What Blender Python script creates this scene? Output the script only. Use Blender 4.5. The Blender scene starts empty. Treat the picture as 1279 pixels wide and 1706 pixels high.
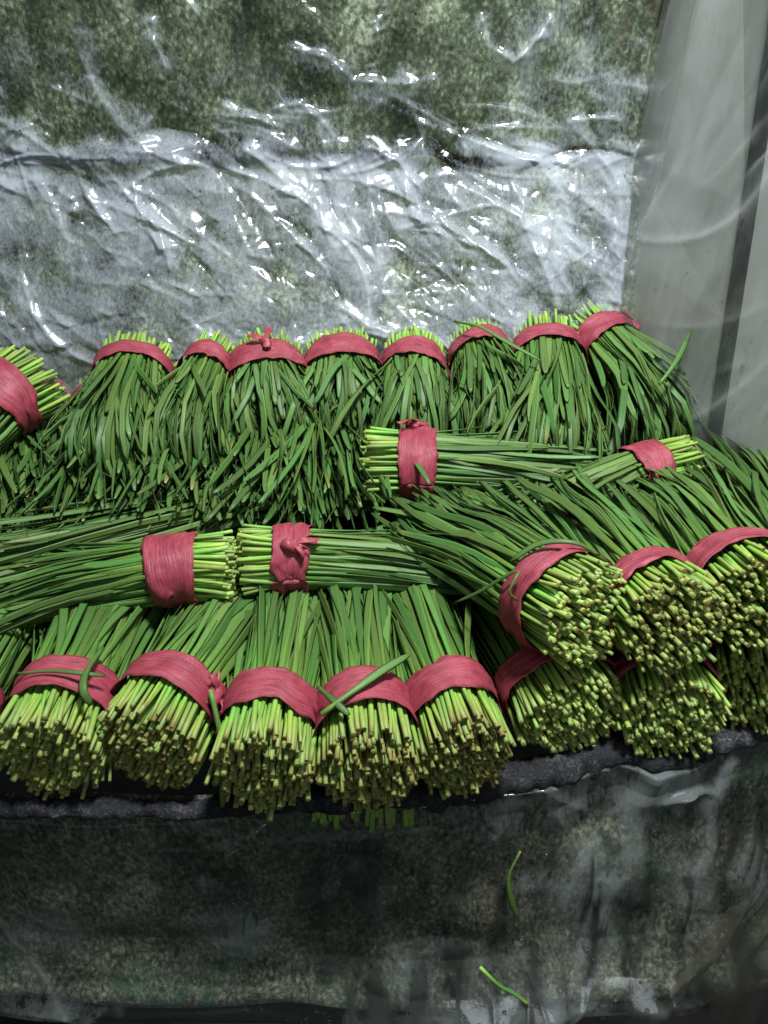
import bpy, math
import numpy as np
from mathutils import Vector, Matrix
R = math.radians
rng = np.random.default_rng(11)
SC = bpy.context.scene
COL = SC.collection

# ------------------------------------------------------------------ camera
H, PITCH, FPX = .562, R(35), 1281.
cam_d = bpy.data.cameras.new('camera')
cam_d.sensor_fit = 'VERTICAL'; cam_d.sensor_height = 36; cam_d.sensor_width = 27
cam_d.lens = 36*FPX/1706; cam_d.clip_start = .02; cam_d.clip_end = 60
cam = bpy.data.objects.new('camera', cam_d); COL.objects.link(cam)
cam.location = (0, 0, H); cam.rotation_euler = (R(90)-PITCH, 0, 0)
SC.camera = cam

# ------------------------------------------------------------------ light
wd = bpy.data.worlds.new('World'); SC.world = wd; wd.use_nodes = True
bg = wd.node_tree.nodes['Background']
bg.inputs[0].default_value = (.80, .90, 1, 1); bg.inputs[1].default_value = .15
def lamp(name, loc, target, power, size, col):
    ld = bpy.data.lights.new(name, 'AREA'); ld.shape = 'DISK'; ld.size = size
    ld.energy = power; ld.color = col
    o = bpy.data.objects.new(name, ld); COL.objects.link(o); o.location = loc
    o.rotation_euler = (Vector(target)-Vector(loc)).to_track_quat('-Z', 'Y').to_euler()
    return o
lamp('stall_lamp', (.18, .43, 1.42), (.05, .62, .1), 41, .22, (.93, .975, 1))
lamp('far_lamp', (.55, -.75, 1.25), (.05, .8, .2), 3, .60, (.86, .94, 1))     # weak unseen lamp behind the viewer, giving film sheens and soft fill
SC.view_settings.view_transform = 'Standard'; SC.view_settings.look = 'None'
SC.view_settings.exposure = 0.0; SC.view_settings.gamma = 1

# ------------------------------------------------------------------ helpers
FW = np.array([0, math.cos(PITCH), -math.sin(PITCH)])
UP = np.array([0, math.sin(PITCH), math.cos(PITCH)])
CAM = np.array([0, 0, H])
def P(px, py, z=None, y=None):
    """world point on the line of sight of a photo pixel, at height z or at distance y"""
    d = FW + np.array([1., 0, 0])*(px-639.5)/FPX + UP*(853-py)/FPX
    k = (z-H)/d[2] if z is not None else y/d[1]
    return CAM + d*k
def depth(p): return float(np.dot(np.asarray(p)-CAM, FW))

def link(name, me, parent=None, mat=None, kind=None):
    o = bpy.data.objects.new(name, me); COL.objects.link(o)
    if parent: o.parent = parent
    if mat and me is not None and not me.materials: me.materials.append(mat)
    if kind: o['kind'] = kind
    return o
def tag(o, label, cat, group=None):
    o['label'] = label; o['category'] = cat
    if group: o['group'] = group
    return o
def mesh(name, v, f, smooth=True):
    me = bpy.data.meshes.new(name)
    me.from_pydata([tuple(map(float, p)) for p in v], [], f)
    if smooth: me.polygons.foreach_set('use_smooth', np.ones(len(me.polygons), bool))
    me.update(); return me
def grid_mesh(name, V, smooth=True):
    """V (nu, nv, 3) -> mesh, built fast"""
    nu, nv = V.shape[:2]
    me = bpy.data.meshes.new(name)
    i = np.arange(nu*nv).reshape(nu, nv)
    q = np.stack([i[:-1, :-1], i[1:, :-1], i[1:, 1:], i[:-1, 1:]], -1).reshape(-1, 4)
    me.vertices.add(nu*nv); me.vertices.foreach_set('co', V.astype(np.float32).ravel())
    me.loops.add(q.size); me.loops.foreach_set('vertex_index', q.ravel().astype(np.int32))
    me.polygons.add(len(q)); me.polygons.foreach_set('loop_start', np.arange(0, q.size, 4, dtype=np.int32))
    me.update(calc_edges=True)
    me.polygons.foreach_set('use_smooth', np.full(len(q), smooth))
    me.update(); return me

def snoise(nu, nv, cu, cv, rg):
    """smooth random field, cu x cv cells, cubic interpolation"""
    g = rg.standard_normal((cu+4, cv+4))
    def axis(n, c):
        x = np.linspace(0, c, n, endpoint=False)+1; i = np.floor(x).astype(int); f = x-i
        w = np.stack([-.5*f+f**2-.5*f**3, 1-2.5*f**2+1.5*f**3, .5*f+2*f**2-1.5*f**3, -.5*f**2+.5*f**3])
        return i, w
    iu, wu = axis(nu, cu); iv, wv = axis(nv, cv)
    a = sum(wu[k][:, None]*g[iu+k-1, :] for k in range(4))
    return sum(wv[k][None, :]*a[:, iv+k-1] for k in range(4))

def creases(nu, nv, su, sv, n, rg, ang=None, spread=1.6, length=(.04, .16), width=(.002, .007), amp=(.001, .004), box=(0, 1, 0, 1)):
    """crumple field on a su x sv metre sheet: sharp-crested folds of finite length"""
    U, V = np.meshgrid(np.linspace(0, su, nu), np.linspace(0, sv, nv), indexing='ij')
    F = np.zeros((nu, nv))
    for _ in range(n):
        cu, cv = rg.uniform(box[0], box[1])*su, rg.uniform(box[2], box[3])*sv
        th = (rg.uniform(0, math.pi) if ang is None else ang+rg.normal()*spread)
        L, w, a = rg.uniform(*length), rg.uniform(*width), rg.uniform(*amp)*rg.choice([-1, 1, 1])
        r = L*1.2+w*5
        i0, i1 = np.searchsorted(U[:, 0], [cu-r, cu+r]); j0, j1 = np.searchsorted(V[0], [cv-r, cv+r])
        u, v = U[i0:i1, j0:j1]-cu, V[i0:i1, j0:j1]-cv
        k = rg.normal()*2.5
        al = u*math.cos(th)+v*math.sin(th); ac = -u*math.sin(th)+v*math.cos(th)+k*al*al
        sh = rg.uniform(.35, 2.2)
        prof = np.where(ac > 0, np.exp(-ac/w), np.exp(ac/(w*sh)))
        F[i0:i1, j0:j1] += a*prof*np.clip(1-(al/L)**2, 0, 1)**1.5
    return F

# ------------------------------------------------------------------ materials
def new_mat(name):
    m = bpy.data.materials.new(name); m.use_nodes = True
    n = m.node_tree.nodes; n.clear(); return m, n, m.node_tree.links
def ramp(n, stops, interp='LINEAR'):
    r = n.new('ShaderNodeValToRGB'); r.color_ramp.interpolation = interp
    e = r.color_ramp.elements
    while len(e) < len(stops): e.new(.5)
    for el, (p, c) in zip(e, stops):
        el.position = p; el.color = (*c, 1) if not isinstance(c, float) else (c, c, c, 1)
    return r
def noise(n, l, vec, scale, detail=4, rough=.55, dist=0.):
    t = n.new('ShaderNodeTexNoise'); t.inputs['Scale'].default_value = scale
    t.inputs['Detail'].default_value = detail; t.inputs['Roughness'].default_value = rough
    t.inputs['Distortion'].default_value = dist
    l.new(vec, t.inputs['Vector']); return t.outputs['Fac']
def mathn(n, l, op, a, b=None, c=None):
    m = n.new('ShaderNodeMath'); m.operation = op
    for i, x in enumerate((a, b, c)):
        if x is None: continue
        if isinstance(x, (int, float)): m.inputs[i].default_value = x
        else: l.new(x, m.inputs[i])
    return m.outputs[0]
def mixc(n, l, fac, a, b, mode='MIX'):
    m = n.new('ShaderNodeMix'); m.data_type = 'RGBA'; m.blend_type = mode
    for s, x in ((m.inputs[0], fac), (m.inputs[6], a), (m.inputs[7], b)):
        if isinstance(x, (int, float)): s.default_value = x
        elif isinstance(x, tuple): s.default_value = (*x, 1)
        else: l.new(x, s)
    return m.outputs[2]
def scaled(n, l, sx, sy, sz, rot=(0, 0, 0)):
    tc = n.new('ShaderNodeTexCoord'); mp = n.new('ShaderNodeMapping')
    mp.inputs['Scale'].default_value = (sx, sy, sz); mp.inputs['Rotation'].default_value = rot
    l.new(tc.outputs['Object'], mp.inputs[0]); return mp.outputs[0]

def chive_material():
    m, n, l = new_mat('chive')
    at = n.new('ShaderNodeAttribute'); at.attribute_name = 't'
    ar = n.new('ShaderNodeAttribute'); ar.attribute_name = 'rnd'
    ac = n.new('ShaderNodeAttribute'); ac.attribute_name = 'cap'
    oi = n.new('ShaderNodeObjectInfo')
    rnd = mathn(n, l, 'FRACT', mathn(n, l, 'ADD', oi.outputs['Random'], ar.outputs['Fac']))
    rnd2 = mathn(n, l, 'FRACT', mathn(n, l, 'MULTIPLY', rnd, 17.31))
    rnd3 = mathn(n, l, 'FRACT', mathn(n, l, 'MULTIPLY', rnd, 53.7))
    sep = n.new('ShaderNodeSeparateColor'); l.new(oi.outputs['Color'], sep.inputs[0])
    brown = sep.outputs[0]
    tt = mathn(n, l, 'ADD', at.outputs['Fac'], mathn(n, l, 'MULTIPLY_ADD', rnd2, .12, -.06))
    rp = ramp(n, [(0, (.37, .50, .13)), (.07, (.30, .49, .085)), (.16, (.20, .41, .058)), (.27, (.115, .24, .036)),
                  (.45, (.088, .172, .038)), (1, (.074, .146, .038))])
    l.new(tt, rp.inputs[0])
    v = scaled(n, l, 1, 1, 1)
    col = mixc(n, l, mathn(n, l, 'MULTIPLY', rnd, .55), rp.outputs[0], (.100, .195, .042), 'MIX')
    # older stalks yellower, some leaves bluish
    hs = n.new('ShaderNodeHueSaturation')
    l.new(mathn(n, l, 'MULTIPLY_ADD', rnd3, .05, .475), hs.inputs['Hue'])
    l.new(mathn(n, l, 'MULTIPLY_ADD', rnd2, .75, .62), hs.inputs['Value'])
    lowt = ramp(n, [(.10, 0.), (.30, 1.)]); l.new(tt, lowt.inputs[0])
    l.new(mixc(n, l, lowt.outputs[0], rp.outputs[0], col), hs.inputs['Color'])
    # brown stain creeping up from the cut end
    fn = noise(n, l, v, 260, 3)
    st = ramp(n, [(.0, 1.), (.055, .45), (.12, 0.)]); l.new(at.outputs['Fac'], st.inputs[0])
    bfac = mathn(n, l, 'MULTIPLY', mathn(n, l, 'MULTIPLY', st.outputs[0], brown), mathn(n, l, 'MULTIPLY_ADD', rnd2, 1.3, -.1))
    bfac = mathn(n, l, 'MINIMUM', mathn(n, l, 'MAXIMUM', bfac, 0), .85)
    c1 = mixc(n, l, bfac, hs.outputs[0], (.20, .115, .035))
    capr = ramp(n, [(0, (.075, .045, .016)), (.26, (.20, .15, .042)), (.52, (.36, .38, .09)), (1, (.52, .60, .19))])
    l.new(mathn(n, l, 'SUBTRACT', mathn(n, l, 'MULTIPLY_ADD', fn, .5, mathn(n, l, 'MULTIPLY', rnd3, .75)), mathn(n, l, 'MULTIPLY', brown, .34)), capr.inputs[0])
    c2 = mixc(n, l, ac.outputs['Fac'], c1, capr.outputs[0])
    tipr = ramp(n, [(.90, 0.), (.99, 1.)]); l.new(at.outputs['Fac'], tipr.inputs[0])
    old = ramp(n, [(.91, 0.), (.95, .7)]); l.new(rnd3, old.inputs[0])
    c2 = mixc(n, l, mathn(n, l, 'MULTIPLY', tipr.outputs[0], old.outputs[0]), c2, (.32, .27, .07))
    c3 = mixc(n, l, mathn(n, l, 'MULTIPLY', fn, .35), c2, (.03, .07, .012), 'MIX')
    bs = n.new('ShaderNodeBsdfPrincipled'); l.new(c3, bs.inputs['Base Color'])
    bs.inputs['Roughness'].default_value = .47; bs.inputs['Specular IOR Level'].default_value = .30
    tr = n.new('ShaderNodeBsdfTranslucent'); l.new(c3, tr.inputs[0])
    mx = n.new('ShaderNodeMixShader'); mx.inputs[0].default_value = .14
    l.new(bs.outputs[0], mx.inputs[1]); l.new(tr.outputs[0], mx.inputs[2])
    bp = n.new('ShaderNodeBump'); bp.inputs['Strength'].default_value = .25; bp.inputs['Distance'].default_value = .0006
    l.new(fn, bp.inputs['Height']); l.new(bp.outputs[0], bs.inputs['Normal'])
    out = n.new('ShaderNodeOutputMaterial'); l.new(mx.outputs[0], out.inputs[0])
    return m
def band_material():
    m, n, l = new_mat('red_tape')
    a = n.new('ShaderNodeAttribute'); a.attribute_name = 'across'; b = n.new('ShaderNodeAttribute'); b.attribute_name = 'around'
    cb = n.new('ShaderNodeCombineXYZ')
    l.new(mathn(n, l, 'MULTIPLY', a.outputs['Fac'], 9.), cb.inputs[0]); l.new(mathn(n, l, 'MULTIPLY', b.outputs['Fac'], 4.), cb.inputs[1])
    oi = n.new('ShaderNodeObjectInfo'); l.new(mathn(n, l, 'MULTIPLY', oi.outputs['Random'], 40.), cb.inputs[2])
    s1 = noise(n, l, cb.outputs[0], 2.2, 5, .65); s2 = noise(n, l, scaled(n, l, 1, 1, 1), 60, 4)
    rp = ramp(n, [(.30, (.12, .014, .024)), (.5, (.245, .032, .050)), (.72, (.36, .070, .092))]); l.new(mathn(n, l, 'MULTIPLY_ADD', s2, .45, mathn(n, l, 'MULTIPLY', s1, .6)), rp.inputs[0])
    bs = n.new('ShaderNodeBsdfPrincipled'); l.new(rp.outputs[0], bs.inputs['Base Color'])
    bs.inputs['Roughness'].default_value = .48; bs.inputs['Specular IOR Level'].default_value = .4
    bp = n.new('ShaderNodeBump'); bp.inputs['Strength'].default_value = .9; bp.inputs['Distance'].default_value = .0020
    l.new(s1, bp.inputs['Height']); l.new(bp.outputs[0], bs.inputs['Normal'])
    out = n.new('ShaderNodeOutputMaterial'); l.new(bs.outputs[0], out.inputs[0]); return m
def film_material(name, milk_lo, milk_hi, rough, gloss=1.9, tint=(1, 1, 1), milk=(.62, .66, .68), stretch=(1, 1, .25), speck=.5, drips=0.):
    """thin clear plastic film: see-through, glossy, milky from condensation in patches and from highlights painted along folds"""
    m, n, l = new_mat(name)
    v = scaled(n, l, 1, 1, 1); vs = scaled(n, l, *stretch)
    big = noise(n, l, v, 7, 3, .5, .6); mid = noise(n, l, vs, 34, 5, .6); fine = noise(n, l, vs, 330, 3, .7)
    fld = mathn(n, l, 'ADD', mathn(n, l, 'MULTIPLY', big, .55), mathn(n, l, 'ADD', mathn(n, l, 'MULTIPLY', mid, .30), mathn(n, l, 'MULTIPLY', fine, speck*.45)))
    hz = n.new('ShaderNodeAttribute'); hz.attribute_name = 'wet_sheen'  # patchy condensation plus light streaks painted along the folds
    fld = mathn(n, l, 'ADD', fld, hz.outputs['Fac'])
    if drips:                                   # clean runs left by water trickling down
        dn = ramp(n, [(.56, 0.), (.66, 1.)]); l.new(noise(n, l, scaled(n, l, 110, 110, 6), 1., 3, .6, .4), dn.inputs[0])
        fld = mathn(n, l, 'SUBTRACT', fld, mathn(n, l, 'MULTIPLY', dn.outputs[0], .12*drips))
    mr = n.new('ShaderNodeMapRange'); l.new(fld, mr.inputs[0])
    mr.inputs[1].default_value = .325+.225*speck; mr.inputs[2].default_value = .70+.225*speck
    mr.inputs[3].default_value = milk_lo; mr.inputs[4].default_value = milk_hi
    tr = n.new('ShaderNodeBsdfTransparent'); tr.inputs[0].default_value = (*tint, 1)
    df = n.new('ShaderNodeBsdfDiffuse'); df.inputs[0].default_value = (*milk, 1)
    m1 = n.new('ShaderNodeMixShader'); l.new(mr.outputs[0], m1.inputs[0]); l.new(tr.outputs[0], m1.inputs[1]); l.new(df.outputs[0], m1.inputs[2])
    if drips:                                   # dark drip trails coloured in, standing in for the dark behind clear runs
        da = n.new('ShaderNodeAttribute'); da.attribute_name = 'drip_dark'; dd = n.new('ShaderNodeBsdfDiffuse'); dd.inputs[0].default_value = (.022, .024, .020, 1)
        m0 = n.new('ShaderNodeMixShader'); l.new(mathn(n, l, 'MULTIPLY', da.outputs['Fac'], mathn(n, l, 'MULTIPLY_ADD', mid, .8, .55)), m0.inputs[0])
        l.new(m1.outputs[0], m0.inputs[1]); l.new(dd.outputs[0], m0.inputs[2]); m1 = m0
    gl = n.new('ShaderNodeBsdfGlossy'); gl.inputs['Roughness'].default_value = rough
    ge = n.new('ShaderNodeNewGeometry'); dt = n.new('ShaderNodeVectorMath'); dt.operation = 'DOT_PRODUCT'
    bp = n.new('ShaderNodeBump'); bp.inputs['Strength'].default_value = .35; bp.inputs['Distance'].default_value = .0012
    l.new(mathn(n, l, 'ADD', mathn(n, l, 'MULTIPLY', mid, 1.0), mathn(n, l, 'MULTIPLY', fine, .35)), bp.inputs['Height'])
    l.new(bp.outputs[0], gl.inputs['Normal']); l.new(bp.outputs[0], dt.inputs[0]); l.new(ge.outputs['Incoming'], dt.inputs[1])
    frs = mathn(n, l, 'MULTIPLY_ADD', mathn(n, l, 'POWER', mathn(n, l, 'SUBTRACT', 1., mathn(n, l, 'ABSOLUTE', dt.outputs['Value'])), 4.), .75, .06)
    m2 = n.new('ShaderNodeMixShader'); l.new(mathn(n, l, 'MINIMUM', mathn(n, l, 'MULTIPLY', frs, gloss), 1.), m2.inputs[0])
    l.new(m1.outputs[0], m2.inputs[1]); l.new(gl.outputs[0], m2.inputs[2])
    out = n.new('ShaderNodeOutputMaterial'); l.new(m2.outputs[0], out.inputs[0]); return m
def mottled_material(name, stops, scale, stretch=(1, 1, 1), rough=.6, bump=.003, patch=None, spec=.3, blot=.38, pt=(.58, .74)):
    m, n, l = new_mat(name)
    v = scaled(n, l, *stretch)
    a = noise(n, l, v, scale, 5, .65, .4); b = noise(n, l, v, scale*.12, 4, .6, .8); c = noise(n, l, v, scale*.03, 3, .5)
    vo = n.new('ShaderNodeTexVoronoi'); vo.inputs['Scale'].default_value = scale*.8; l.new(v, vo.inputs['Vector'])
    f = mathn(n, l, 'ADD', mathn(n, l, 'MULTIPLY', a, .80-blot), mathn(n, l, 'ADD', mathn(n, l, 'MULTIPLY', b, blot), mathn(n, l, 'MULTIPLY_ADD', vo.outputs['Distance'], -.12, mathn(n, l, 'MULTIPLY', c, .28))))
    rp = ramp(n, stops); l.new(f, rp.inputs[0]); col = rp.outputs[0]
    if patch:
        pr = ramp(n, [(pt[0], 0.), (pt[1], 1.)]); l.new(noise(n, l, v, scale*.05, 4, .6, 1.), pr.inputs[0])
        col = mixc(n, l, mathn(n, l, 'MULTIPLY', pr.outputs[0], .5), col, patch)
    bs = n.new('ShaderNodeBsdfPrincipled'); l.new(col, bs.inputs['Base Color'])
    bs.inputs['Roughness'].default_value = rough; bs.inputs['Specular IOR Level'].default_value = spec
    bp = n.new('ShaderNodeBump'); bp.inputs['Strength'].default_value = .8; bp.inputs['Distance'].default_value = bump
    l.new(f, bp.inputs['Height']); l.new(bp.outputs[0], bs.inputs['Normal'])
    out = n.new('ShaderNodeOutputMaterial'); l.new(bs.outputs[0], out.inputs[0]); return m

M_CHIVE = chive_material(); M_BAND = band_material()
M_MOSS = mottled_material('mossy_board', [(.36, (.008, .012, .006)), (.45, (.030, .043, .020)), (.53, (.090, .112, .062)), (.63, (.29, .33, .23))], 210, (1, 1, .8), patch=(.035, .022, .012))
M_FRONT = mottled_material('grimy_board', [(.37, (.018, .018, .013)), (.46, (.066, .063, .047)), (.54, (.150, .143, .108)), (.65, (.33, .32, .25))], 260, (1, 1, .6), patch=(.016, .075, .040), blot=.24, pt=(.50, .66))
M_PANEL = mottled_material('grey_board', [(.2, (.24, .26, .24)), (.5, (.30, .32, .295)), (.8, (.36, .38, .35))], 30, (1, 1, .3), rough=.5, bump=.0005)
M_FOAM = mottled_material('black_foam', [(.38, (.006, .006, .007)), (.50, (.016, .016, .018)), (.60, (.06, .06, .066)), (.70, (.22, .22, .24))], 420, rough=.75, bump=.006)
M_DARK = mottled_material('dark_ground', [(.3, (.010, .011, .009)), (.7, (.035, .036, .03))], 60, rough=.35, bump=.002)
M_RUBBER = mottled_material('dark_rubber', [(.3, (.006, .008, .008)), (.7, (.022, .026, .026))], 120, (1, 1, .1), rough=.4, bump=.0006)
F_BACK = film_material('back_film', .0, .43, .17, gloss=.85, milk=(.58, .63, .70), speck=1.0, stretch=(1, 1, .5))
F_RIGHT = film_material('side_film', .01, .28, .25, gloss=1.1, speck=.3, milk=(.80, .83, .82))
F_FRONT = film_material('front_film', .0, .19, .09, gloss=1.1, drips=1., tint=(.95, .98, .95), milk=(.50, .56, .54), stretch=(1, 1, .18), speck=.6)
F_DRAPE = film_material('brown_film', .10, .40, .16, tint=(.80, .77, .70), milk=(.22, .21, .18), speck=.2)

# ------------------------------------------------------------------ setting
YB, ZB = .955, .17           # foot of the sloping lower wall
YC, ZC = 1.05, P(640, 250, y=1.05)[2]   # crease
XL = -.95
corner = [P(1028, 560, y=YB), P(1066, 265, y=YC), P(1112, -10, y=YC+.005)]
WB = (.48-corner[0][0])/(.52-YB)          # the side wall opens towards the viewer
WB = (.48-corner[0][0])/(.52-.925)
WC = (corner[2][0]-.002-corner[0][0])/(corner[2][2]-corner[0][2])   # and leans back a little
def right_x(y, z):
    return corner[0][0]+WC*(np.maximum(z, corner[0][2]-.03)-corner[0][2])+WB*(np.minimum(y, .925)-.925)
ZTOP = .85
def slab(name, front, back, mat, kind='structure', parent=None):
    """closed block between two matching 4-corner loops"""
    v = list(front)+list(back)
    f = [(0, 1, 2, 3), (7, 6, 5, 4)]+[(i, 4+i, 4+(i+1) % 4, (i+1) % 4) for i in range(4)]
    return link(name, mesh(name, v, f, False), parent, mat, kind)
def back_surface(nu, nv, x1off=0., off=0.):
    x_ = np.linspace(0, 1, nu); prof_s = np.linspace(0, 1, nv)
    py_ = np.array([[YB-.012, -.01], [YB, ZB], [YC, ZC], [YC+.006, ZTOP]])
    seg = np.r_[0, np.cumsum(np.linalg.norm(np.diff(py_, axis=0), axis=1))]
    yy = np.interp(prof_s*seg[-1], seg, py_[:, 0]); zz = np.interp(prof_s*seg[-1], seg, py_[:, 1])
    V = np.zeros((nu, nv, 3))
    V[..., 1] = yy[None]; V[..., 2] = zz[None]
    xr = right_x(yy, zz)+x1off
    V[..., 0] = XL+(xr[None]-XL)*x_[:, None]
    V[..., 1] += off
    return V, seg[-1]
slab('floor', [(XL, .42, -.02), (.75, .56, -.02), (.75, 1.1, -.02), (XL, 1.1, -.02)], [(XL, .415, -.001), (.75, .555, -.001), (.75, 1.1, -.001), (XL, 1.1, -.001)][::1], M_FOAM)
rg = np.random.default_rng(3)
# back wall: lumpy mossy wall below and above the crease, standing proud of the crease at the top
V, Ls = back_surface(160, 120, .03)
d = snoise(160, 120, 26, 18, rg)*.0035+snoise(160, 120, 9, 6, rg)*.004
V[..., 1] += .016+d
wall_front = V
wb = V.copy(); wb[..., 1] = V[..., 1].max()+.12
o = link('back_wall', grid_mesh('back_wall', V), None, M_MOSS, 'structure')
nu, nv = 200, 90
prof = np.array([[YC+.06, ZC-.006], [YC-.002, ZC-.006], [YC-.004, ZC+.004], [YC-.001, ZTOP], [YC+.06, ZTOP]])
seg = np.r_[0, np.cumsum(np.linalg.norm(np.diff(prof, axis=0), axis=1))]; q = np.linspace(0, seg[-1], nv)
yy, zz = np.interp(q, seg, prof[:, 0]), np.interp(q, seg, prof[:, 1])
V = np.zeros((nu, nv, 3)); V[..., 0] = XL+(right_x(YC, zz)-.004-XL)[None]*np.linspace(0, 1, nu)[:, None]
fz = np.exp(-((zz-ZC)/.04)**2)[None]
V[..., 1] = yy[None]+np.clip(snoise(nu, nv, 30, 14, rg)*.004+snoise(nu, nv, 11, 6, rg)*.004, -.004, .02)
V[..., 2] = zz[None]+fz*(snoise(nu, 1, 16, 1, rg)*.005+snoise(nu, 1, 50, 1, rg)*.0018)+np.linspace(.010, -.008, nu)[:, None]*fz
link('upper_wall', grid_mesh('upper_wall', V), None, M_MOSS, 'structure')

# film over the back wall
nu, nv = 620, 430
V, Ls = back_surface(nu, nv, -.003, -.012)
su = .95+.36
S = np.linspace(0, 1, nv)[None]*np.ones((nu, 1)); Xg = V[..., 0]
zrow = V[0, :, 2]
jc = np.searchsorted(zrow, ZC)/nv; jb = np.searchsorted(zrow, ZB)/nv
low = creases(nu, nv, su, Ls, 900, rg, ang=2.5, spread=.8, length=(.006, .030), width=(.0012, .003), amp=(.0004, .0020), box=(.25, 1, jb-.03, jc+.02))
low += creases(nu, nv, su, Ls, 420, rg, ang=2.5, spread=.55, length=(.02, .085), width=(.0018, .006), amp=(.0008, .0036), box=(.25, 1, jb-.03, jc))
low += creases(nu, nv, su, Ls, 260, rg, length=(.01, .04), width=(.0015, .004), amp=(.0006, .0022), box=(.25, 1, jb-.03, jc+.01))
upp = creases(nu, nv, su, Ls, 520, rg, ang=2.5, spread=.8, length=(.006, .035), width=(.0012, .0035), amp=(.0006, .0028), box=(.25, 1, jc, .85))
upp += creases(nu, nv, su, Ls, 36, rg, ang=2.45, spread=.45, length=(.03, .13), width=(.003, .007), amp=(.003, .008), box=(.25, 1, jc, 1))
upp += creases(nu, nv, su, Ls, 40, rg, ang=2.6, spread=.9, length=(.015, .06), width=(.002, .005), amp=(.0015, .004), box=(.25, 1, jc, .9))
upp += creases(nu, nv, su, Ls, 34, rg, ang=.1, spread=.35, length=(.02, .1), width=(.0018, .005), amp=(.002, .006), box=(.25, 1, jc-.03, jc+.05))
low += creases(nu, nv, su, Ls, 30, rg, ang=2.35, spread=.25, length=(.06, .16), width=(.003, .008), amp=(.003, .007), box=(.25, 1, jb, jc))
smooth = snoise(nu, nv, 16, 10, rg)*.0022+np.abs(snoise(nu, nv, 34, 24, rg))*.0016+snoise(nu, nv, 80, 60, rg)*.0004
# long tension folds that run on across the sheet (x, z of points along each crest)
def crest(pts, w, amp):
    q = [P(a_, b_, y=1.03)[[0, 2]] for a_, b_ in pts]; best = np.full((nu, nv), 9.); sgn = np.zeros((nu, nv)); along = np.zeros((nu, nv))
    for k_ in range(len(q)-1):
        d_ = q[k_+1]-q[k_]; L_ = np.hypot(*d_); d_ = d_/L_
        ux, uz = V[..., 0]-q[k_][0], V[..., 2]-q[k_][1]
        t_ = np.clip(ux*d_[0]+uz*d_[1], 0, L_); dist = np.hypot(ux-d_[0]*t_, uz-d_[1]*t_)
        m_ = dist < best; best = np.where(m_, dist, best); sgn = np.where(m_, np.sign(-ux*d_[1]+uz*d_[0]), sgn); along = np.where(m_, k_+t_/L_, along)
    fadek = np.clip(np.minimum(along, len(q)-1-along)/.25, 0, 1)
    return amp*fadek*np.exp(-best/np.where(sgn > 0, w, w*2.2))*(1+.3*np.sin(along*9))
CR = [([(250, 20), (258, 80), (285, 130)], .005, .007), ([(364, 172), (420, 195), (475, 215)], .0035, .007), ([(450, 182), (500, 172), (535, 200), (560, 232)], .003, .006),
      ([(470, 75), (545, 95), (590, 135), (680, 140), (740, 130)], .005, .008), ([(600, 235), (660, 265), (710, 320)], .004, .006), ([(800, 20), (815, 75), (858, 105), (900, 60), (925, 20)], .003, .006),
      ([(690, 200), (760, 225), (870, 262), (960, 275)], .004, .007), ([(675, 340), (740, 380), (800, 395), (880, 450)], .005, .007), ([(560, 470), (620, 505), (660, 515)], .004, .006),
      ([(90, 250), (180, 245), (270, 255), (330, 240)], .006, .007), ([(100, 310), (130, 325), (140, 350)], .005, .006), ([(250, 330), (290, 400), (300, 440)], .004, .006), ([(620, 30), (632, 60)], .008, .007),
      ([(930, 300), (900, 400), (945, 480)], .004, .006), ([(760, 300), (860, 350), (900, 440), (915, 490)], .004, .006), ([(380, 560), (480, 530), (580, 520)], .005, .007), ([(330, 270), (420, 290), (520, 330)], .004, .005)]
long_f = sum(crest(*c_) for c_ in CR)
upp = upp+long_f*(V[..., 2] > ZC); low = low+long_f*(V[..., 2] <= ZC)
V[..., 1] -= np.clip(low+upp+smooth, -.008, .022)
# the film sags off the board along the crease
sag = np.exp(-((V[..., 2]-ZC-.012*snoise(nu, nv, 12, 1, rg))/.014)**2)*(.010+.004*snoise(nu, nv, 20, 2, rg))
V[..., 1] -= sag
back_film_V = V
fb = link('plastic_sheet', grid_mesh('plastic_sheet', V), None, F_BACK)
stp = 1/(1+np.exp((V[..., 2]-ZC-.014*snoise(nu, nv, 22, 6, rg))/.006))
wet_sheen = (-.135+.215*stp+-.02+.16*np.exp(-((V[..., 2]-ZC-.010*snoise(nu, 1, 24, 1, rg))/(.007+.006*np.abs(snoise(nu, nv, 14, 1, rg))))**2)+.045*snoise(nu, nv, 9, 7, rg)+.03*snoise(nu, nv, 30, 24, rg)+.02*(V[..., 0]-.0)/.4*stp
       + np.clip((upp+low*.8)/.004, -.35, 1)*.21)  # extra milk on fold crests paints in soft light streaks
aw = fb.data.attributes.new('wet_sheen', 'FLOAT', 'POINT'); aw.data.foreach_set('value', wet_sheen.astype(np.float32).ravel())
tag(fb, 'crumpled clear plastic film covering the mossy back wall above the chives', 'plastic sheet')

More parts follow.
